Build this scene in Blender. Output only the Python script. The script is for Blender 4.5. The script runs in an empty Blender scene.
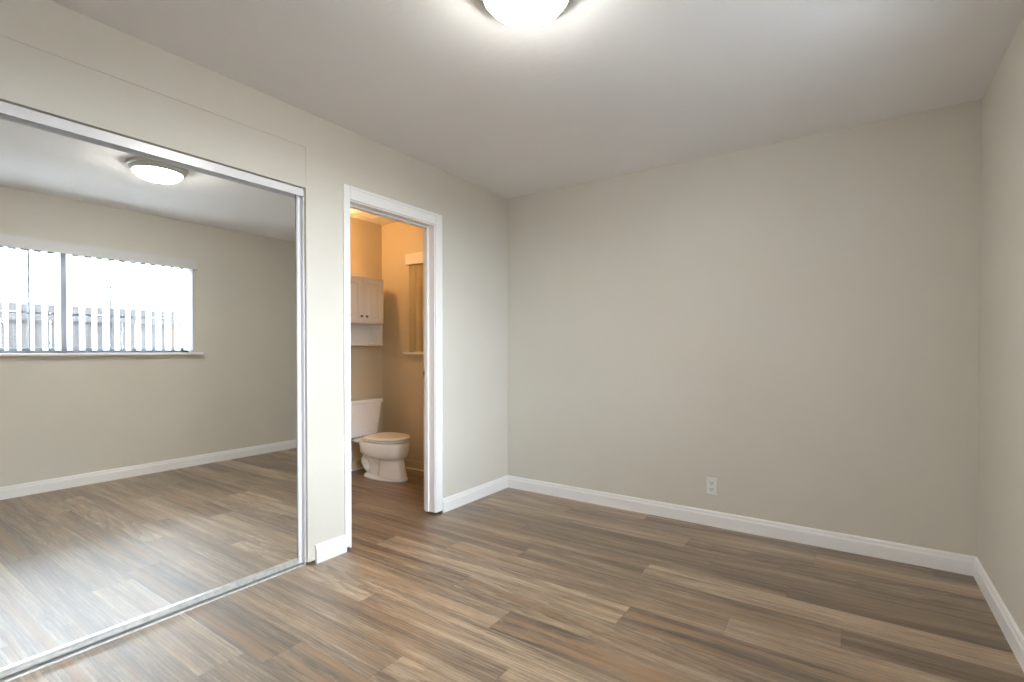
import bpy, bmesh, math, random
from mathutils import Vector, Matrix

scene = bpy.context.scene
COL = scene.collection

# ------------------------------------------------------------------ camera
W, H = 2.949, 2.44                      # room width (x), ceiling height; room lies at y < 0
F_PX, CY = 498.306, 355.457
YAW, PITCH, ROLL = -0.60290, -0.01175, -0.00069
CAM = Vector((2.4262, -3.4563, 1.1659))
fw = Vector((math.sin(YAW)*math.cos(PITCH), math.cos(YAW)*math.cos(PITCH), math.sin(PITCH)))
rt = Vector((math.cos(YAW), -math.sin(YAW), 0)); up = rt.cross(fw)
c_, s_ = math.cos(ROLL), math.sin(ROLL)
rt, up = rt*c_ + up*s_, up*c_ - rt*s_
cam_data = bpy.data.cameras.new('camera'); cam = bpy.data.objects.new('camera', cam_data)
COL.objects.link(cam); scene.camera = cam
cam_data.sensor_width = 36; cam_data.lens = F_PX/1024*36
cam_data.shift_y = (CY-341)/1024
cam_data.clip_start = 0.02
m3 = Matrix((rt, up, -fw)).transposed()
cam.matrix_world = Matrix.Translation(CAM) @ m3.to_4x4()

# ------------------------------------------------------------------ exposure, world, daylight
scene.view_settings.view_transform = 'Standard'
scene.view_settings.look = 'None'
scene.view_settings.gamma = 1
scene.view_settings.use_curve_mapping = False
scene.view_settings.exposure = 0.70
SKY = 40.0            # overcast sky outside the window
LAMP = 71.0            # emission of the ceiling lamp's glass
BATH = 430.0           # emission of the bathroom bulb
world = bpy.data.worlds.new('overcast_sky'); scene.world = world; world.use_nodes = True
bg = world.node_tree.nodes['Background']
bg.inputs[0].default_value = (0.80, 0.90, 1.0, 1); bg.inputs[1].default_value = SKY
scene.cycles.max_bounces = 14
scene.cycles.diffuse_bounces = 8
scene.cycles.glossy_bounces = 8
scene.cycles.caustics_reflective = True
scene.cycles.blur_glossy = 0.3
scene.cycles.sample_clamp_indirect = 12.0
scene.cycles.use_denoising = True
# portal: guides the sky's own light through the window opening (gives off none itself)
pl = bpy.data.lights.new('window_portal', 'AREA'); pl.shape = 'RECTANGLE'
pl.size = 1.96; pl.size_y = 0.86; pl.cycles.is_portal = True
po = bpy.data.objects.new('window_portal', pl); COL.objects.link(po)
po.matrix_world = Matrix.Translation((W+0.10, -2.10, 1.57)) @ Matrix(((0, 0, 1), (1, 0, 0), (0, 1, 0))).to_4x4()

# ------------------------------------------------------------------ materials
def new_mat(name):
    m = bpy.data.materials.new(name); m.use_nodes = True
    nt = m.node_tree; b = nt.nodes['Principled BSDF']
    return m, nt, b

def N(nt, kind, **kw):
    n = nt.nodes.new(kind)
    for k, v in kw.items():
        if k.startswith('i_'):
            n.inputs[k[2:].replace('_', ' ')].default_value = v
        else:
            setattr(n, k, v)
    return n

def surf(name, col, rough=0.5, metal=0.0, spec=0.5, bump=0.0, bscale=60, vary=0.0, vscale=3, detail=3):
    """plain surface with procedural bump and slight colour variation"""
    m, nt, b = new_mat(name)
    b.inputs['Roughness'].default_value = rough
    b.inputs['Metallic'].default_value = metal
    b.inputs['Specular IOR Level'].default_value = spec
    tc = N(nt, 'ShaderNodeTexCoord')
    n1 = N(nt, 'ShaderNodeTexNoise'); n1.inputs['Scale'].default_value = vscale
    nt.links.new(tc.outputs['Object'], n1.inputs['Vector'])
    cr = N(nt, 'ShaderNodeValToRGB')
    k = 1-vary
    cr.color_ramp.elements[0].position = .3; cr.color_ramp.elements[1].position = .7
    cr.color_ramp.elements[0].color = (col[0]*k, col[1]*k, col[2]*k, 1)
    cr.color_ramp.elements[1].color = (*col, 1)
    nt.links.new(n1.outputs['Fac'], cr.inputs[0]); nt.links.new(cr.outputs[0], b.inputs['Base Color'])
    if bump:
        n2 = N(nt, 'ShaderNodeTexNoise'); n2.inputs['Scale'].default_value = bscale; n2.inputs['Detail'].default_value = detail
        nt.links.new(tc.outputs['Object'], n2.inputs['Vector'])
        bp = N(nt, 'ShaderNodeBump'); bp.inputs['Strength'].default_value = bump; bp.inputs['Distance'].default_value = 0.004
        nt.links.new(n2.outputs['Fac'], bp.inputs['Height']); nt.links.new(bp.outputs[0], b.inputs['Normal'])
    return m

def glow(name, col, strength, base=(.9, .9, .88)):
    m, nt, b = new_mat(name)
    b.inputs['Base Color'].default_value = (*base, 1); b.inputs['Roughness'].default_value = .35
    b.inputs['Emission Color'].default_value = (*col, 1); b.inputs['Emission Strength'].default_value = strength
    return m

M_WALL = surf('greige_wall_paint', (.665, .64, .58), .62, spec=.3, bump=.12, bscale=45, vary=.02)
M_BATHW = surf('bathroom_wall_paint', (.66, .595, .46), .5, spec=.4, bump=.12, bscale=45, vary=.02)
M_CEIL = surf('ceiling_paint', (.835, .83, .84), .7, spec=.2, bump=.35, bscale=28, vary=.02, detail=4)
M_TRIM = surf('white_trim_paint', (.88, .88, .89), .33, spec=.5, bump=.03, bscale=20)
M_METALW = surf('white_enamelled_metal', (.80, .80, .83), .21, spec=.9, bump=.02, bscale=15)
M_RAIL = surf('aluminium_rail', (.80, .80, .79), .32, metal=.55, bump=.15, bscale=90, vary=.25, vscale=40)
M_PLATE = surf('white_plastic', (.80, .80, .81), .35)
M_PLATE2 = surf('white_plastic_receptacle', (.76, .76, .77), .35)
M_DARK = surf('dark_slot', (.03, .03, .03), .6)
M_DARKSEAL = surf('grey_rubber_seal', (.20, .20, .19), .6)
M_GAP = surf('shadow_gap_caulk', (.25, .23, .20), .8)
M_NICKEL = surf('brushed_nickel', (.58, .59, .55), .38, metal=.8, bump=.05, bscale=120)
M_BRASS = surf('aged_knob_metal', (.22, .19, .15), .3, metal=.9)
M_CAB = surf('white_cabinet_paint', (.82, .82, .80), .35, bump=.02)
M_PORC = surf('white_porcelain', (.93, .93, .94), .08, spec=.6)
M_SEAT = surf('toilet_seat_plastic', (.84, .82, .78), .22)
M_CHROME = surf('chrome', (.8, .8, .8), .12, metal=1)
M_BLINDTAN = surf('tan_fabric_vane', (.50, .43, .27), .8, bump=.2, bscale=150)
M_PVC = surf('window_frame_vinyl', (.80, .81, .83), .35)
M_BAR = surf('painted_iron_bar', (.10, .10, .11), .6)
M_ALU = surf('grey_aluminium_window_frame', (.22, .23, .25), .5)
M_GROUND = surf('concrete_paving', (.42, .41, .39), .9, vary=.2)
M_SHADE_ROOF = surf('shade_roof_paint', (.55, .54, .52), .8)
M_VALANCE = surf('vinyl_valance', (.66, .66, .67), .45)
M_LAMP = glow('lit_lamp_glass', (1.0, .97, .88), LAMP)
M_BULB = glow('warm_bulb_glass', (1.0, .52, .20), BATH)

def vane_mat():
    m, nt, b = new_mat('translucent_vinyl_vane')
    b.inputs['Base Color'].default_value = (.86, .86, .88, 1); b.inputs['Roughness'].default_value = .45
    tr = N(nt, 'ShaderNodeBsdfTranslucent'); tr.inputs[0].default_value = (.8, .8, .82, 1)
    mx = N(nt, 'ShaderNodeMixShader'); mx.inputs[0].default_value = .40
    nt.links.new(b.outputs[0], mx.inputs[1]); nt.links.new(tr.outputs[0], mx.inputs[2])
    nt.links.new(mx.outputs[0], nt.nodes['Material Output'].inputs[0])
    return m
M_VANE = vane_mat()

def mirror_mat():
    m, nt, b = new_mat('silvered_mirror_glass')
    b.inputs['Base Color'].default_value = (.90, .91, .90, 1); b.inputs['Metallic'].default_value = 1
    b.inputs['Roughness'].default_value = 0.0
    return m
M_MIRROR = mirror_mat()

def pane_mat():
    m, nt, b = new_mat('clear_window_glass')
    t = N(nt, 'ShaderNodeBsdfTransparent'); t.inputs[0].default_value = (.95, .96, .96, 1)
    g = N(nt, 'ShaderNodeBsdfGlossy'); g.inputs['Roughness'].default_value = .02
    mx = N(nt, 'ShaderNodeMixShader'); mx.inputs[0].default_value = .05
    nt.links.new(t.outputs[0], mx.inputs[1]); nt.links.new(g.outputs[0], mx.inputs[2])
    nt.links.new(mx.outputs[0], nt.nodes['Material Output'].inputs[0])
    return m
M_PANE = pane_mat()

def fence_mat():
    m, nt, b = new_mat('weathered_fence_board')
    b.inputs['Roughness'].default_value = .85
    oi = N(nt, 'ShaderNodeTexCoord')
    mp = N(nt, 'ShaderNodeMapping'); mp.inputs['Scale'].default_value = (8, 8, .6)
    n = N(nt, 'ShaderNodeTexNoise'); n.inputs['Scale'].default_value = 4; n.inputs['Detail'].default_value = 5
    at = N(nt, 'ShaderNodeAttribute', attribute_name='tone')
    cr = N(nt, 'ShaderNodeValToRGB')
    e = cr.color_ramp.elements
    e[0].color = (.014, .013, .0135, 1); e[1].color = (.040, .022, .015, 1)
    e2 = e.new(.5); e2.color = (.024, .021, .022, 1)
    mix = N(nt, 'ShaderNodeMix', data_type='RGBA', blend_type='MULTIPLY'); mix.inputs[0].default_value = .5
    nt.links.new(oi.outputs['Object'], mp.inputs[0]); nt.links.new(mp.outputs[0], n.inputs['Vector'])
    nt.links.new(at.outputs['Fac'], cr.inputs[0])
    nt.links.new(cr.outputs[0], mix.inputs[6]); nt.links.new(n.outputs['Fac'], mix.inputs[7])
    nt.links.new(mix.outputs[2], b.inputs['Base Color'])
    return m
M_FENCE = fence_mat()

def floor_mat():
    """grey-brown wood planks: plank tone and offset come from mesh attributes, grain is procedural"""
    m, nt, b = new_mat('wood_plank_floor')
    L = nt.links.new
    tc = N(nt, 'ShaderNodeTexCoord')
    rnd = N(nt, 'ShaderNodeAttribute', attribute_name='plank')     # x: tone  y: shift  z: warmth
    uv = N(nt, 'ShaderNodeUVMap', uv_map='plank_uv')               # metres along / across one plank
    sep = N(nt, 'ShaderNodeSeparateXYZ'); L(rnd.outputs['Vector'], sep.inputs[0])
    shift = N(nt, 'ShaderNodeVectorMath', operation='SCALE'); L(rnd.outputs['Vector'], shift.inputs[0]); shift.inputs['Scale'].default_value = 37.0
    pos = N(nt, 'ShaderNodeVectorMath', operation='ADD'); L(tc.outputs['Object'], pos.inputs[0]); L(shift.outputs[0], pos.inputs[1])
    def noise(sx, sy, scale, detail, dist=0.0, rough=.55):
        mp = N(nt, 'ShaderNodeMapping'); mp.inputs['Scale'].default_value = (sx, sy, 1); L(pos.outputs[0], mp.inputs[0])
        n = N(nt, 'ShaderNodeTexNoise'); n.inputs['Scale'].default_value = scale; n.inputs['Detail'].default_value = detail
        n.inputs['Distortion'].default_value = dist; n.inputs['Roughness'].default_value = rough
        L(mp.outputs[0], n.inputs['Vector']); return n
    broad = noise(.8, 11, 1.3, 4, .8)             # wide streaks along a plank
    fine = noise(3.4, 48, 1.9, 7, .9, .78)        # fine grain
    # cathedral rings
    mpw = N(nt, 'ShaderNodeMapping'); mpw.inputs['Scale'].default_value = (.55, 6.5, 1); L(pos.outputs[0], mpw.inputs[0])
    wv = N(nt, 'ShaderNodeTexWave', wave_type='RINGS', rings_direction='SPHERICAL', wave_profile='SAW')
    wv.inputs['Scale'].default_value = 3.2; wv.inputs['Distortion'].default_value = 7.0; wv.inputs['Detail'].default_value = 3; wv.inputs['Detail Scale'].default_value = 1.6
    L(mpw.outputs[0], wv.inputs['Vector'])
    def math_(op, a, b_, clamp=False):
        n = N(nt, 'ShaderNodeMath', operation=op); n.use_clamp = clamp
        for i, v in enumerate((a, b_)):
            if isinstance(v, (int, float)): n.inputs[i].default_value = v
            else: L(v, n.inputs[i])
        return n.outputs[0]
    mid = noise(1.3, 30, 1.1, 3, .5)
    t = math_('ADD', math_('MULTIPLY', broad.outputs['Fac'], 1.10), math_('MULTIPLY', mid.outputs['Fac'], .50))
    t = math_('ADD', t, math_('MULTIPLY', fine.outputs['Fac'], .80))
    t = math_('ADD', t, math_('MULTIPLY', wv.outputs['Fac'], .22))
    t = math_('ADD', t, math_('MULTIPLY', sep.outputs[0], .36))
    fleck = noise(7.0, 95, 2.2, 4, .2, .8)
    t = math_('ADD', t, math_('MULTIPLY', fleck.outputs['Fac'], .42))
    t = math_('SUBTRACT', t, 1.20, True)
    cr = N(nt, 'ShaderNodeValToRGB'); L(t, cr.inputs[0])
    e = cr.color_ramp.elements
    e[0].position = .12; e[0].color = (.058, .037, .022, 1)
    e[1].position = .90; e[1].color = (.50, .38, .27, 1)
    for pz, c in ((.32, (.130, .086, .053)), (.50, (.222, .155, .098)), (.68, (.345, .252, .168))):
        x = e.new(pz); x.color = (*c, 1)
    # warm streaks
    warm = noise(.7, 16, 1.3, 2, .4)
    wf = N(nt, 'ShaderNodeMapRange'); wf.inputs['From Min'].default_value = .50; wf.inputs['From Max'].default_value = .68
    L(warm.outputs['Fac'], wf.inputs['Value'])
    wfac = math_('MULTIPLY', wf.outputs[0], math_('ADD', math_('MULTIPLY', sep.outputs[2], .45), .30))
    wm = N(nt, 'ShaderNodeMix', data_type='RGBA', blend_type='MIX'); L(wfac, wm.inputs[0]); L(cr.outputs[0], wm.inputs[6])
    wm.inputs[7].default_value = (.32, .165, .062, 1)
    # seams
    su = N(nt, 'ShaderNodeSeparateXYZ'); L(uv.outputs[0], su.inputs[0])
    PW, PL = .1666, 1.530
    du = math_('MINIMUM', su.outputs[0], math_('SUBTRACT', PL, su.outputs[0]))
    dv = math_('MINIMUM', su.outputs[1], math_('SUBTRACT', PW, su.outputs[1]))
    d = math_('MINIMUM', du, dv)
    sm = N(nt, 'ShaderNodeMapRange'); sm.inputs['From Min'].default_value = .0005; sm.inputs['From Max'].default_value = .0016
    L(d, sm.inputs['Value'])
    sc = N(nt, 'ShaderNodeMix', data_type='RGBA', blend_type='MIX'); L(sm.outputs[0], sc.inputs[0])
    dk = N(nt, 'ShaderNodeMix', data_type='RGBA', blend_type='MULTIPLY'); dk.inputs[0].default_value = 1
    L(wm.outputs[2], dk.inputs[6]); dk.inputs[7].default_value = (.5, .48, .46, 1)
    L(dk.outputs[2], sc.inputs[6]); L(wm.outputs[2], sc.inputs[7])
    L(sc.outputs[2], b.inputs['Base Color'])
    b.inputs['Roughness'].default_value = .42
    b.inputs['Specular IOR Level'].default_value = .85
    b.inputs['Coat Weight'].default_value = 1.0; b.inputs['Coat Roughness'].default_value = .5; b.inputs['Coat IOR'].default_value = 1.6
    rr = N(nt, 'ShaderNodeMapRange'); rr.inputs['To Min'].default_value = .42; rr.inputs['To Max'].default_value = .60
    L(fine.outputs['Fac'], rr.inputs['Value']); L(rr.outputs[0], b.inputs['Roughness'])
    hb = math_('ADD', math_('MULTIPLY', fine.outputs['Fac'], 1.0), math_('MULTIPLY', sm.outputs[0], .6))
    bp = N(nt, 'ShaderNodeBump'); bp.inputs['Strength'].default_value = .25; bp.inputs['Distance'].default_value = .0015
    L(hb, bp.inputs['Height']); L(bp.outputs[0], b.inputs['Normal'])
    return m
M_FLOOR = floor_mat()

# ------------------------------------------------------------------ mesh helpers
def add_box(bm, x0, x1, y0, y1, z0, z1):
    vs = [bm.verts.new((x, y, z)) for x in (x0, x1) for y in (y0, y1) for z in (z0, z1)]
    q = [(0, 1, 3, 2), (4, 6, 7, 5), (0, 4, 5, 1), (2, 3, 7, 6), (0, 2, 6, 4), (1, 5, 7, 3)]
    return [bm.faces.new([vs[i] for i in f]) for f in q]

def obj(name, bm, mat, parent=None, bevel=0.0, smooth=False, origin=None, seg=2):
    bmesh.ops.recalc_face_normals(bm, faces=bm.faces)
    me = bpy.data.meshes.new(name)
    if origin is not None:
        bmesh.ops.translate(bm, verts=bm.verts, vec=-Vector(origin))
    bm.to_mesh(me); bm.free()
    me.materials.append(mat)
    o = bpy.data.objects.new(name, me); COL.objects.link(o)
    if smooth:
        for p in me.polygons: p.use_smooth = True
    if bevel:
        md = o.modifiers.new('bevel', 'BEVEL'); md.width = bevel; md.segments = seg; md.limit_method = 'ANGLE'
    if origin is not None: o.location = origin
    if parent is not None:
        o.parent = parent
    return o

def box(name, mat, b6, parent=None, bevel=0.0, origin=None):
    bm = bmesh.new()
    bs = b6 if isinstance(b6[0], (tuple, list)) else [b6]
    for b in bs: add_box(bm, *b)
    return obj(name, bm, mat, parent, bevel, origin=origin)

def structure(o): o['kind'] = 'structure'; return o

def thing(name, label, cat, loc, group=None):
    o = bpy.data.objects.new(name, None); COL.objects.link(o); o.location = loc
    o.empty_display_size = .1
    return tag(o, label, cat, group)

def tag(o, label, cat, group=None):
    o['label'] = label; o['category'] = cat
    if group: o['group'] = group
    return o

def under(child, root):
    """parent a part built in world coordinates to a thing whose Empty is placed"""
    child.parent = root
    child.matrix_parent_inverse = Matrix.Translation(root.location).inverted()
    return child

def sweep(bm, path, radii, n=12):
    rings = []
    for i, p in enumerate(path):
        p = Vector(p)
        d = (Vector(path[min(i+1, len(path)-1)]) - Vector(path[max(i-1, 0)])).normalized()
        a = d.cross(Vector((0, 0, 1)));
        if a.length < .1: a = d.cross(Vector((0, 1, 0)))
        a.normalize(); b = d.cross(a)
        r = radii[i] if isinstance(radii, (list, tuple)) else radii
        rings.append([bm.verts.new(p + (a*math.cos(t)+b*math.sin(t))*r) for t in [2*math.pi*k/n for k in range(n)]])
    for A, B in zip(rings, rings[1:]):
        for k in range(n): bm.faces.new((A[k], A[(k+1) % n], B[(k+1) % n], B[k]))
    bm.faces.new(rings[0][::-1]); bm.faces.new(rings[-1])

def lathe(bm, prof, cx, cy, n=48):
    rings = []
    for r, z in prof:
        if r < 1e-5: rings.append([bm.verts.new((cx, cy, z))])
        else: rings.append([bm.verts.new((cx+r*math.cos(2*math.pi*k/n), cy+r*math.sin(2*math.pi*k/n), z)) for k in range(n)])
    for A, B in zip(rings, rings[1:]):
        for k in range(n):
            a0, a1 = A[k % len(A)], A[(k+1) % len(A)]; b0, b1 = B[k % len(B)], B[(k+1) % len(B)]
            f = [a0] + ([a1] if a1 is not a0 else []) + ([b1] if b1 is not b0 else []) + [b0]
            if len(set(f)) > 2: bm.faces.new(f)

def loft(bm, rings, cap=True):
    vr = [[bm.verts.new(p) for p in r] for r in rings]; n = len(vr[0])
    for A, B in zip(vr, vr[1:]):
        for k in range(n): bm.faces.new((A[k], A[(k+1) % n], B[(k+1) % n], B[k]))
    if cap: bm.faces.new(vr[0][::-1]); bm.faces.new(vr[-1])

# ------------------------------------------------------------------ the room shell
BACK = -4.25
XB = -1.570                 # bathroom's left wall
TH = .100                   # partition thickness
# floor: individual planks inside one mesh, end joints where the photograph shows them
random.seed(11)
PW, PL, ROW0 = .1666, 1.530, -.972
KNOWN = {  # row index (0 = the row whose upper edge is ROW0) : x of one end joint
    -5: 2.249, -4: 1.598, -3: 1.787, -2: 2.167, -1: 1.515, 0: .858, 1: 1.985, 2: 1.595, 3: .800, 4: 1.170, 5: .546, 6: 1.39, 7: 1.014, 8: .613}
TONE = {(0, .858): .30, (0, 2.388): .12, (-5, 2.249): .75, (1, 1.985): .80, (2, 1.595): .15, (3, .800): .32, (4, 1.170): .25,
        (-3, 1.787): .2, (-4, 1.598): .3, (8, .613): .25, (7, 1.014): .8, (-1, 1.515): .85, (-2, 2.167): .1, (1, .455): .4, (2, .065): .85}
bm = bmesh.new()
lay = bm.faces.layers.int.new('pid'); uvl = bm.loops.layers.uv.new('plank_uv')
vals = []
r = -8
while True:
    y1 = ROW0 - PW*r; y0 = y1 - PW
    if y1 < BACK-.12: break
    if y0 < .12:
        j = KNOWN.get(r, random.uniform(0, PL))
        k0 = math.floor((XB-.2-j)/PL)
        for k in range(k0, k0+6):
            xa = j+PL*k; xb = xa+PL
            if xa > W+.1: break
            ca, cb = max(xa, XB-.12), min(xb, W+.11)
            d0, d1 = max(y0, BACK-.11), min(y1, .11)
            if cb <= ca or d1 <= d0: continue
            vs = [bm.verts.new(v) for v in ((ca, d0, 0), (cb, d0, 0), (cb, d1, 0), (ca, d1, 0))]
            f = bm.faces.new(vs); f[lay] = len(vals)
            tone = random.random()
            for (rr, xx), tv in TONE.items():
                if rr == r and abs(xx-xa) < .02: tone = tv
            vals.append((tone, random.random(), random.random()))
            for lp in f.loops:
                lp[uvl].uv = (lp.vert.co.x-xa, lp.vert.co.y-y0)
    r += 1
pids = [f[lay] for f in bm.faces]
add_box(bm, XB-.12, W+.11, BACK-.11, .11, -.12, -.004)
fl = None
me = bpy.data.meshes.new('floor')
npl = len(pids)
bm.faces.ensure_lookup_table()
bm.to_mesh(me); bm.free(); me.materials.append(M_FLOOR)
fl = bpy.data.objects.new('floor', me); COL.objects.link(fl); structure(fl)
at = me.attributes.new('plank', 'FLOAT_VECTOR', 'FACE')
for i in range(len(me.polygons)):
    at.data[i].vector = vals[pids[i]] if i < npl else (.5, .5, .5)

structure(box('ceiling', M_CEIL, (XB-.12, W+.15, BACK-.11, .11, H, H+.12)))
structure(box('wall_far', M_WALL, (-TH, W+.15, 0, .11, 0, H)))
structure(box('wall_bathroom_far', M_BATHW, [(XB-.12, -1.17, 0, .11, 0, H), (-1.17, -.62, 0, .11, 0, 1.14), (-1.17, -.62, 0, .11, 2.0, H), (-.62, -TH, 0, .11, 0, H)]))
structure(box('wall_back', M_WALL, (XB-.12, W+.15, BACK-.11, BACK, 0, H)))

# left wall: doorway and closet opening
DY0, DY1, DZ = -1.602, -.889, 2.036          # door opening
MY0, MY1, MZ = -4.10, -1.876, 2.033          # closet opening
bm = bmesh.new()
add_box(bm, -TH, 0, DY1, 0, .017, H)
add_box(bm, -TH, 0, DY0, DY1, DZ, H)
add_box(bm, -TH, 0, MY1, DY0, .017, H)
add_box(bm, -TH, -.003, BACK, MY1, MZ, 2.249)      # slightly recessed drywall patch over the closet
add_box(bm, -TH, 0, BACK, MY1, 2.249, H)
add_box(bm, -TH, 0, BACK, MY0, 0, MZ)
structure(obj('wall_left', bm, M_WALL))
# right wall with window opening
WY0, WY1, WZ0, WZ1 = -3.10, -1.161, 1.14, 2.02
structure(box('wall_right', M_WALL, [(W, W+.15, BACK, WY0, 0, H), (W, W+.15, WY1, 0, 0, H), (W, W+.15, WY0, WY1, 0, WZ0), (W, W+.15, WY0, WY1, WZ1, H)]))
# bathroom and closet walls behind the left wall
structure(box('wall_bathroom_left', M_BATHW, (XB-.11, XB, BACK, 0, 0, H)))
structure(box('wall_bathroom_near', M_BATHW, (XB, -TH, -1.80, -1.70, 0, H)))
structure(box('wall_closet', M_WALL, (-.80, -.70, BACK, -1.80, 0, H)))

# baseboards
def baseboard(name, p0, p1, nrm, h=.099, t=.015):
    """profile extruded from p0 to p1 along the wall, nrm points into the room"""
    prof = [(0, 0), (t, 0), (t, h-.030), (t*.72, h-.020), (t*.66, h-.008), (t*.40, h), (0, h)]
    bm = bmesh.new(); n = Vector((*nrm, 0))
    rings = [[Vector((*p, 0)) + n*a + Vector((0, 0, z)) for a, z in prof] for p in (p0, p1)]
    loft(bm, rings)
    return structure(obj(name, bm, M_TRIM))
baseboard('baseboard_far', (0.0, 0), (W, 0), (0, -1))
baseboard('baseboard_left', (0, -.816), (0, 0), (1, 0))
baseboard('baseboard_left_stub', (0, -1.834), (0, -1.640), (1, 0), t=.020)
baseboard('baseboard_right', (W, BACK), (W, 0), (-1, 0))
baseboard('baseboard_back', (0, BACK), (W, BACK), (0, 1))
baseboard('baseboard_bathroom_left', (XB, -1.70), (XB, 0), (1, 0), h=.0)if False else None
# low quarter-round at the bathroom walls
def shoe(name, p0, p1, nrm, h=.085, t=.012):
    prof = [(0, 0), (t, 0), (t, h-.01), (t*.5, h), (0, h)]
    bm = bmesh.new(); n = Vector((*nrm, 0))
    loft(bm, [[Vector((*p, 0)) + n*a + Vector((0, 0, z)) for a, z in prof] for p in (p0, p1)])
    return structure(obj(name, bm, M_BATHW))
shoe('baseboard_bathroom_far', (XB, 0), (-TH, 0), (0, -1))
shoe('baseboard_bathroom_left', (XB, -1.70), (XB, -.012), (1, 0))
def quarter(name, p0, p1, nrm):
    n = Vector((*nrm, 0)); bm = bmesh.new()
    prof = [(.012, 0), (.022, 0), (.020, .007), (.012, .011)]
    loft(bm, [[Vector((*p, 0)) + n*a + Vector((0, 0, z)) for a, z in prof] for p in (p0, p1)])
    return structure(obj(name, bm, M_TRIM))
quarter('trim_1', (XB+.012, 0), (-TH, 0), (0, -1))
quarter('trim_2', (XB, -1.70), (XB, -.022), (1, 0))

# door frame: casing, jamb, stop, strike plate
casing = bmesh.new()
cp = [(0, 0), (.016, 0), (.016, .9), (.012, 1.0), (0, 1.0)]
def casing_v(bm, ya, yb, z1):      # vertical board with a softened outer edge
    add_box(bm, 0, .013, ya, yb, 0, z1)
add_box(casing, 0, .014, -1.645, DY0, .022, 2.116)
add_box(casing, 0, .014, DY1, -.821, .020, 2.116)
add_box(casing, 0, .014, DY0, DY1, 2.038, 2.116)
structure(obj('trim_3', casing, M_TRIM, bevel=.003))
# slim raised edge bead round the casing
structure(box('trim_4', M_TRIM, [(.014, .0175, DY1+.062, -.824, .021, 2.113), (.014, .0175, DY0, DY1+.062, 2.098, 2.113)], bevel=.0015))
structure(box('door_jamb_frame', M_TRIM, [(-TH-.002, .004, DY0-.004, DY0+.006, .006, DZ), (-TH-.002, .004, DY1-.006, DY1+.004, .022, DZ),
                                     (-TH-.002, .004, DY0, DY1, DZ-.006, DZ+.006)], bevel=.001)).name = 'trim_5'
structure(box('trim_6', M_TRIM, [(-.082, -.048, DY0+.006, DY0+.018, 0, DZ-.018), (-.082, -.048, DY1-.018, DY1-.006, .020, DZ-.018),
                                 (-.082, -.048, DY0+.006, DY1-.006, DZ-.018, DZ-.006)], bevel=.003))
st = tag(box('strike_plate', M_NICKEL, [(-.100, -.084, DY1-.0085, DY1-.006, .965, 1.030)], bevel=.001, origin=(-.092, DY1-.006, .998)),
         'small metal strike plate set in the right jamb of the bathroom doorway', 'strike plate')
h = box('latch_hole', M_DARK, [(-.098, -.088, DY1-.0092, DY1-.0084, .985, 1.010)], origin=(-.092, DY1-.006, .998))
h.parent = st; h.location = (0, 0, 0)

# ------------------------------------------------------------------ mirrored closet doors
MX = -.050                                  # mirror face
tr = tag(box('sliding_door_track', M_METALW, [(-.020, -.016, MY0+.001, MY1-.006, 1.988, 2.028), (-.120, -.020, MY0+.001, MY1-.006, 2.022, 2.028)], origin=(0, MY1-.004, 1.99)),
         'white metal overhead track above the mirrored closet door', 'door track')
jt = tag(box('door_side_channel', M_METALW, [(-.105, -.018, MY1-.003, MY1-.0005, 0.004, 2.020), (-.026, -.018, MY1-.005, MY1-.003, .004, 1.985)], bevel=.0008, origin=(0, MY1-.01, 0)),
         'white metal side channel at the right end of the mirrored closet', 'door channel')
bt = tag(box('floor_track', M_RAIL, [(-.120, -.020, MY0, MY1-.006, .000, .003), (-.025, -.022, MY0, MY1-.012, .003, .006), (-.070, -.066, MY0, MY1-.012, .003, .006)],
             origin=(-.1, MY1-.02, 0)), 'worn aluminium floor track under the mirrored closet door', 'door track')

def mirror_door(y0, y1, x, label):
    t = thing('mirrored_closet_door', label, 'door', (x, (y0+y1)/2, .013), 'mirrored closet doors')
    sw = .022
    under(box('mirror_pane', M_MIRROR, (x-.006, x, y0+sw-.006, y1-sw+.003, .036, 2.004)), t)
    for a, b in ((y0, y0+sw), (y1-sw, y1)):
        bm = bmesh.new(); xf = x+.010
        prof = [(x-.014, a), (xf-.004, a), (xf, a+.004), (xf, a+sw*.45), (xf-.003, a+sw*.52), (xf-.003, a+sw*.60), (xf, a+sw*.67), (xf, b-.004), (xf-.004, b), (x-.014, b)]
        loft(bm, [[Vector((p[0], p[1], z)) for p in prof] for z in (.010, 2.016)])
        under(obj('stile', bm, M_METALW), t)
        under(box('edge_seal', M_DARKSEAL, (x, x+.0015, (b if a == y0 else a-.004), (b+.004 if a == y0 else a), .038, 2.002)), t)
    under(box('bottom_rail', M_RAIL, [(x-.014, x+.007, y0+sw, y1-sw, .009, .022), (x-.014, x+.011, y0+sw, y1-sw, .024, .038)], bevel=.001), t)
    under(box('top_rail', M_METALW, [(x-.014, x+.003, y0+sw, y1-sw, 2.003, 2.016)], bevel=.001), t)
    return t
mirror_door(-3.14, -1.881, MX, 'tall white framed sliding closet door with the mirror that reflects the window')
mirror_door(-4.095, -2.98, MX-.040, 'sliding closet door behind the front mirror at the near end of the closet')

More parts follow.
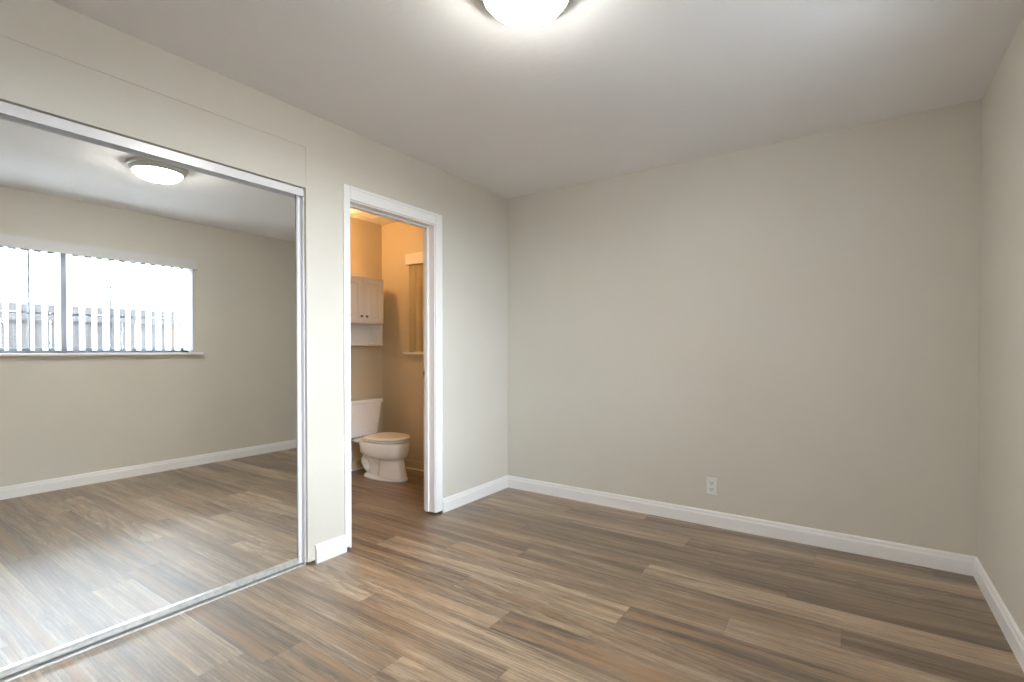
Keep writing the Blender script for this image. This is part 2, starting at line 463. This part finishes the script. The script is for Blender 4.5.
# ------------------------------------------------------------------ window of the right wall
wf = bmesh.new()
X0, X1 = W+.075, W+.125
for b in [(X0, X1, WY0, WY0+.045, WZ0, WZ1), (X0, X1, WY1-.045, WY1, WZ0, WZ1), (X0, X1, WY0, WY1, WZ0, WZ0+.045), (X0, X1, WY0, WY1, WZ1-.045, WZ1),
          (X0-.01, X1, -2.155, -2.105, WZ0, WZ1)]:
    add_box(wf, *b)
win = structure(obj('window_1', wf, M_ALU, bevel=.003))
gl = box('glass_pane', M_PANE, [(W+.098, W+.102, WY0+.045, -2.155, WZ0+.045, WZ1-.045)]); gl.parent = win
gl = box('glass_pane', M_PANE, [(W+.108, W+.112, -2.105, WY1-.045, WZ0+.045, WZ1-.045)]); gl.parent = win
structure(box('trim_7', M_TRIM, [(W-.050, W+.075, WY0-.0, WY1, WZ0-.022, WZ0), (W-.050, W, WY0-.085, WY0, WZ0-.022, WZ0), (W-.050, W, WY1, -1.074, WZ0-.022, WZ0)], bevel=.004))
g = thing('window_guard', 'thin metal guard bars outside the window seen in the mirror', 'window guard', (W+.17, -2.1, 1.14))
for z in (1.745, 1.472):
    under(box('rail', M_BAR, (W+.166, W+.178, WY0-.05, WY1+.05, z-.007, z+.007)), g)
for y in (-3.05, -2.32, -1.773, -1.207):
    under(box('upright', M_BAR, (W+.160, W+.174, y-.007, y+.007, 1.10, 2.06)), g)

# vertical blind
bl = thing('vertical_blind', 'white vertical blind with open slats on the window seen in the mirror', 'blind', (W-.06, -2.1, 2.05))
vb = bmesh.new()
add_box(vb, W-.060, W-.053, WY0-.02, -1.133, 1.968, 2.060)
add_box(vb, W-.053, W-.001, WY0-.02, -1.133, 2.052, 2.060)
add_box(vb, W-.053, W-.001, -1.141, -1.133, 1.968, 2.052)
add_box(vb, W-.053, W-.001, WY0-.02, WY0-.012, 1.968, 2.052)
under(obj('valance', vb, M_VALANCE, bevel=.0015), bl)
under(box('head_rail', M_PVC, (W-.045, W-.010, WY0, -1.145, 2.022, 2.045), bevel=.003), bl)
random.seed(4)
ys = [-1.173, -1.206, -1.288, -1.368, -1.448, -1.528, -1.609, -1.690, -1.773, -1.855, -1.935, -2.019, -2.101, -2.177, -2.257, -2.334, -2.412, -2.484]
while ys[-1] > WY0+.06: ys.append(ys[-1]-.08)
def vane_mesh():
    bm = bmesh.new(); n = 6; w = .0445
    pts = []
    for i in range(n+1):
        u = -w+2*w*i/n; pts.append((u, .004*(1-(u/w)**2)))
    rings = []
    for z in (0, .83):
        rings.append([Vector((a, b, z)) for a, b in pts] + [Vector((a, b-.0009, z)) for a, b in reversed(pts)])
    loft(bm, rings)
    return bm
v0 = obj('vane', vane_mesh(), M_VANE, smooth=False)
for i, y in enumerate(ys):
    v = v0 if i == 0 else v0.copy()
    if i: COL.objects.link(v)
    v.parent = bl
    v.location = (W+.004-(W-.06), y+2.1, 1.160-2.05)
    v.rotation_euler = (0, 0, math.radians(-9+random.uniform(-5, 5)))

# ------------------------------------------------------------------ outside
box_g = structure(box('ground_outside', M_GROUND, (W+.15, W+14, -14, 10, -.25, -.15)))
structure(box('unseen_shade_roof', M_SHADE_ROOF, (W+.15, W+1.55, -7, 3, 2.36, 2.44)))  # unseen roof, added to keep high sky light off the floor near the window
fx = W+2.6
random.seed(9)
bm = bmesh.new(); tones = []
y = -7.0
while y < 3.5:
    wd = .138
    add_box(bm, fx+random.uniform(0, .006), fx+.022, y, y+wd, -.15, 1.62+random.uniform(-.004, .004))
    tv = random.choice([0.1, .2, .3, .5, .5, .6, .95, .35]); tones += [tv]*6
    y += wd+.007
add_box(bm, fx-.04, fx, -7, 3.5, 1.52, 1.60); tones += [.5]*6
add_box(bm, fx-.02, fx+.05, -7, 3.5, 1.62, 1.72); tones += [.25]*6
fo = obj('garden_fence', bm, M_FENCE)
at = fo.data.attributes.new('tone', 'FLOAT', 'FACE')
for i, tv in enumerate(tones): at.data[i].value = tv
tag(fo, 'weathered grey and brown board fence beyond the window, seen in the mirror', 'fence')

# ------------------------------------------------------------------ ceiling lamp
LX, LY = 1.474, -1.985
t = thing('ceiling_lamp', 'round lit flush ceiling lamp with a nickel ring and white glass', 'ceiling lamp', (LX, LY, H))
bm = bmesh.new()
lathe(bm, [(.0, H-.001), (.180, H-.001), (.182, H-.010), (.176, H-.022), (.166, H-.026), (.164, H-.034), (.158, H-.044), (.148, H-.050), (.142, H-.046), (.0, H-.044)], LX, LY, 64)
under(obj('metal_ring', bm, M_NICKEL, smooth=False, bevel=0), t)
bm = bmesh.new()
prof = [(.143*math.cos(a), H-.044-.058*math.sin(a)) for a in [math.pi/2*i/12 for i in range(12)]] + [(0, H-.102)]
lathe(bm, prof, LX, LY, 64)
under(obj('glass_shade', bm, M_LAMP, smooth=True), t)

# ------------------------------------------------------------------ wall outlet
ox, oz = 1.652, .263
t = thing('wall_outlet', 'white duplex electrical outlet low on the far wall', 'outlet', (ox, 0, oz))
under(box('cover_plate', M_PLATE, (ox-.0345, ox+.0345, -.006, 0, oz-.056, oz+.056), bevel=.003), t)
for dz in (.021, -.021):
    rc = under(box('receptacle', M_PLATE2, (ox-.0165, ox+.0165, -.0078, -.005, oz+dz-.0145, oz+dz+.0145), bevel=.002), t)
    for dx in (-.0065, .0065):
        s = box('slot', M_DARK, (ox+dx-.0012, ox+dx+.0012, -.0084, -.0076, oz+dz-.002, oz+dz+.008)); s.parent = rc
    s = box('slot', M_DARK, (ox-.0022, ox+.0022, -.0084, -.0076, oz+dz-.010, oz+dz-.0058)); s.parent = rc
under(box('screw', M_NICKEL, (ox-.0025, ox+.0025, -.0075, -.0055, oz-.0025, oz+.0025), bevel=.001), t)

# ------------------------------------------------------------------ bathroom
# wall cabinet
cx1 = XB+.205; cy0, cy1 = -.645, -.158
t = thing('wall_cabinet', 'white two door wall cabinet with open shelf hanging above the toilet', 'cabinet', (XB, (cy0+cy1)/2, 1.21))
z0, z1, zs = 1.411, 1.852, 1.212
bm = bmesh.new()
add_box(bm, XB, cx1-.018, cy0, cy1, z0, z1)
add_box(bm, XB, XB+.188, cy0, cy0+.016, zs, z0); add_box(bm, XB, XB+.188, cy1-.016, cy1, zs, z0)
add_box(bm, XB, XB+.008, cy0, cy1, zs, z0)
under(obj('body', bm, M_CAB, bevel=.002), t)
under(box('shelf', M_CAB, (XB+.004, XB+.192, cy0-.004, cy1+.004, zs-.006, zs+.010), bevel=.002), t)
ym = -.402
def cab_door(ya, yb, ky):
    bm = bmesh.new(); x0 = cx1-.018; za, zb = z0+.004, z1-.006
    add_box(bm, x0, x0+.008, ya, yb, za, zb)
    fr = .045
    for b in [(ya, ya+fr, za, zb), (yb-fr, yb, za, zb)]: add_box(bm, x0+.008, x0+.020, b[0], b[1], b[2], b[3])
    for b in [(za, za+fr), (zb-fr, zb)]: add_box(bm, x0+.008, x0+.020, ya+fr, yb-fr, b[0], b[1])
    # raised centre panel with sloped sides
    a0, a1, b0, b1 = ya+fr+.006, yb-fr-.006, za+fr+.006, zb-fr-.006; s = .026
    lo = [Vector((x0+.008, a0, b0)), Vector((x0+.008, a1, b0)), Vector((x0+.008, a1, b1)), Vector((x0+.008, a0, b1))]
    hi = [Vector((x0+.020, a0+s, b0+s)), Vector((x0+.020, a1-s, b0+s)), Vector((x0+.020, a1-s, b1-s)), Vector((x0+.020, a0+s, b1-s))]
    loft(bm, [lo, hi])
    d = under(obj('door', bm, M_CAB, bevel=.0012), t)
    bm = bmesh.new(); kz = 1.478
    prof = [(0, .0), (.006, .0), (.006, .008), (.012, .014), (.0125, .019), (.008, .024), (0, .025)]
    n = 16; rings = []
    for rr, q in prof:
        rr = max(rr, .0004)
        rings.append([Vector((x0+.020+q, ky+rr*math.cos(2*math.pi*k/n), kz+rr*math.sin(2*math.pi*k/n))) for k in range(n)])
    loft(bm, rings)
    k = obj('knob', bm, M_BRASS, smooth=True); k.parent = d
    return d
cab_door(cy0+.003, ym-.0015, ym-.030)
cab_door(ym+.0015, cy1-.003, ym+.030)

# toilet, facing +x
TYC = -.375
t = thing('toilet', 'white two piece toilet with closed lid standing under the wall cabinet', 'toilet', (XB, TYC, 0))
def egg(u0, u1, hw, z, n=36, p=2.0, back=.8):
    """closed outline from u0 (rear) to u1 (front); widest a little behind the middle"""
    um = u0+(u1-u0)*.45; out = []
    for k in range(n):
        a = 2*math.pi*k/n; ca, sa = math.cos(a), math.sin(a)
        rr = (u1-um) if ca >= 0 else (um-u0)
        q = 2.0 if ca >= 0 else 2.0/back
        x = um + rr*math.copysign(abs(ca)**(2/(p if ca >= 0 else 2.6)), ca)
        y = hw*math.copysign(abs(sa)**(2/(p if ca >= 0 else 2.6)), sa)
        out.append(Vector((XB+x, TYC+y, z)))
    return out
bm = bmesh.new()
loft(bm, [egg(.43, .728, .112, .012), egg(.435, .718, .108, .03), egg(.44, .704, .100, .09), egg(.44, .690, .093, .15), egg(.44, .686, .092, .178), egg(.42, .688, .098, .188),
          egg(.32, .706, .146, .200), egg(.27, .724, .170, .222), egg(.24, .736, .184, .262), egg(.228, .738, .187, .305), egg(.225, .734, .185, .337), egg(.23, .728, .181, .347)])
# rear deck that carries the tank, and the narrow rear body
loft(bm, [[Vector((XB+x, TYC+y, z)) for x, y in ((.05, -.11), (.19, -.13), (.32, -.15), (.32, .15), (.19, .13), (.05, .11))] for z in (.292, .345)])
loft(bm, [egg(.26, .50, .070, .01), egg(.29, .50, .062, .06), egg(.26, .50, .058, .14), egg(.19, .50, .062, .22), egg(.14, .46, .078, .29), egg(.12, .44, .09, .325)])
b = under(obj('bowl', bm, M_PORC, smooth=True), t)
md = b.modifiers.new('s', 'SUBSURF'); md.levels = md.render_levels = 1
bm = bmesh.new()
loft(bm, [egg(.235, .733, .120, 0), egg(.233, .736, .122, .010), egg(.240, .730, .116, .024), egg(.26, .715, .10, .032)])
under(obj('foot', bm, M_PORC, smooth=True), t)
# trapway: the S-shaped bulge along the side of the rear body
bm = bmesh.new()
for sy in (-.038, .038):
    sweep(bm, [(XB+.47, TYC+sy, .12), (XB+.42, TYC+sy, .19), (XB+.33, TYC+sy, .255), (XB+.245, TYC+sy, .262), (XB+.195, TYC+sy, .215), (XB+.215, TYC+sy, .155), (XB+.270, TYC+sy, .105), (XB+.300, TYC+sy, .055), (XB+.285, TYC+sy, .012)],
          [.040, .044, .047, .047, .045, .044, .044, .048, .055], 16)
w_ = obj('trapway', bm, M_PORC, smooth=True); under(w_, t)
md = w_.modifiers.new('s', 'SUBSURF'); md.levels = md.render_levels = 1
bm = bmesh.new()
loft(bm, [egg(.280, .734, .185, .349), egg(.278, .737, .188, .355), egg(.280, .735, .187, .364)])
under(obj('seat', bm, M_SEAT, smooth=False, bevel=.002), t)
bm = bmesh.new()
loft(bm, [egg(.300, .732, .180, .367), egg(.298, .736, .183, .373), egg(.302, .732, .179, .382), egg(.33, .70, .152, .388)])
under(obj('lid', bm, M_SEAT, smooth=False, bevel=.002), t)
def rrect(x0, x1, hw, z, r=.035, n=6):
    out = []
    for cx, cy, a0 in ((x1-r, hw-r, 0), (x0+r, hw-r, 90), (x0+r, -hw+r, 180), (x1-r, -hw+r, 270)):
        for k in range(n+1):
            a = math.radians(a0+90*k/n); out.append(Vector((XB+cx+r*math.cos(a), TYC+cy+r*math.sin(a), z)))
    return out
bm = bmesh.new()
loft(bm, [rrect(.045, .165, .160, .346, .03), rrect(.030, .180, .178, .362, .035), rrect(.020, .190, .198, .52), rrect(.016, .196, .212, .655)])
under(obj('tank', bm, M_PORC, bevel=.003), t)
bm = bmesh.new()
loft(bm, [rrect(.012, .202, .218, .655), rrect(.008, .208, .224, .661), rrect(.008, .208, .224, .683), rrect(.014, .200, .216, .693)])
under(obj('tank_lid', bm, M_PORC, bevel=.003), t)
bm = bmesh.new(); sweep(bm, [(XB+.11, TYC-.200, .60), (XB+.11, TYC-.226, .60)], .012, 12); sweep(bm, [(XB+.11, TYC-.223, .60), (XB+.175, TYC-.226, .592)], [.007, .006], 10)
under(obj('flush_lever', bm, M_CHROME, smooth=True), t)

# bathroom window: frame in the far wall, valance, blind, sill
wf = bmesh.new()
for b in [(-1.17, -1.13, .05, .10, 1.14, 2.0), (-.66, -.62, .05, .10, 1.14, 2.0), (-1.17, -.62, .05, .10, 1.14, 1.18), (-1.17, -.62, .05, .10, 1.96, 2.0)]: add_box(wf, *b)
win2 = structure(obj('window_2', wf, M_PVC, bevel=.002))
gp = box('glass_pane', surf('frosted_pane', (.12, .11, .10), .3), (-1.14, -.65, .070, .076, 1.17, 1.97)); gp.parent = win2
structure(box('trim_8', M_TRIM, [(-1.224, -.55, -.045, 0, 1.122, 1.144), (-1.17, -.62, 0, .05, 1.122, 1.144)], bevel=.003))
t = thing('window_blind', 'closed tan vertical blind with white valance on the bathroom window', 'blind', (-.92, -.03, 2.0))
under(box('valance', M_CAB, [(-1.166, -.59, -.060, -.052, 1.985, 2.085), (-1.166, -1.158, -.052, 0, 1.985, 2.085), (-.598, -.59, -.052, 0, 1.985, 2.085), (-1.166, -.59, -.052, 0, 2.082, 2.09)], bevel=.0015), t)
bm = bmesh.new()
v0b = None
for i in range(7):
    x = -1.106+i*.08
    if i == 0:
        bmv = bmesh.new(); loft(bmv, [[Vector((a, b_, z)) for a, b_ in ((-.045, 0), (0, -.005), (.045, 0), (.045, .0012), (0, -.0038), (-.045, .0012))] for z in (0, .86)])
        v = v0b = obj('vane', bmv, M_BLINDTAN)
    else:
        v = v0b.copy(); COL.objects.link(v)
    v.parent = t; v.location = (x+.92, -.030+.03, 1.150-2.0); v.rotation_euler = (0, 0, math.radians(-4))

# exhaust grille on the bathroom ceiling
t = thing('ceiling_vent', 'slatted white vent grille on the bathroom ceiling above the cabinet', 'vent', (-1.40, -.38, H))
under(box('vent_frame', M_CAB, [(-1.53, -1.26, -.515, -.500, H-.011, H), (-1.53, -1.26, -.26, -.245, H-.004, H), (-1.53, -1.515, -.50, -.26, H-.004, H), (-1.275, -1.26, -.50, -.26, H-.004, H)], bevel=.001), t)
for i in range(6):
    under(box('slat', M_WALL, (-1.515, -1.275, -.485+i*.038, -.470+i*.038, H-.0025, H-.0005)), t)

# wall lamp over the place beside the toilet
t = thing('bathroom_wall_lamp', 'small wall lamp with one warm bulb high on the bathroom wall', 'wall lamp', (XB, -.80, 2.28))
under(box('back_plate', M_NICKEL, (XB, XB+.018, -.86, -.74, 2.22, 2.34), bevel=.006), t)
bm = bmesh.new(); sweep(bm, [(XB+.01, -.80, 2.28), (XB+.125, -.80, 2.28)], .011, 12)
under(obj('arm', bm, M_NICKEL, smooth=True), t)
bm = bmesh.new(); bmesh.ops.create_uvsphere(bm, u_segments=24, v_segments=16, radius=.0225)
bmesh.ops.translate(bm, verts=bm.verts, vec=(XB+.160, -.80, 2.28))
under(obj('bulb', bm, M_BULB, smooth=True), t)
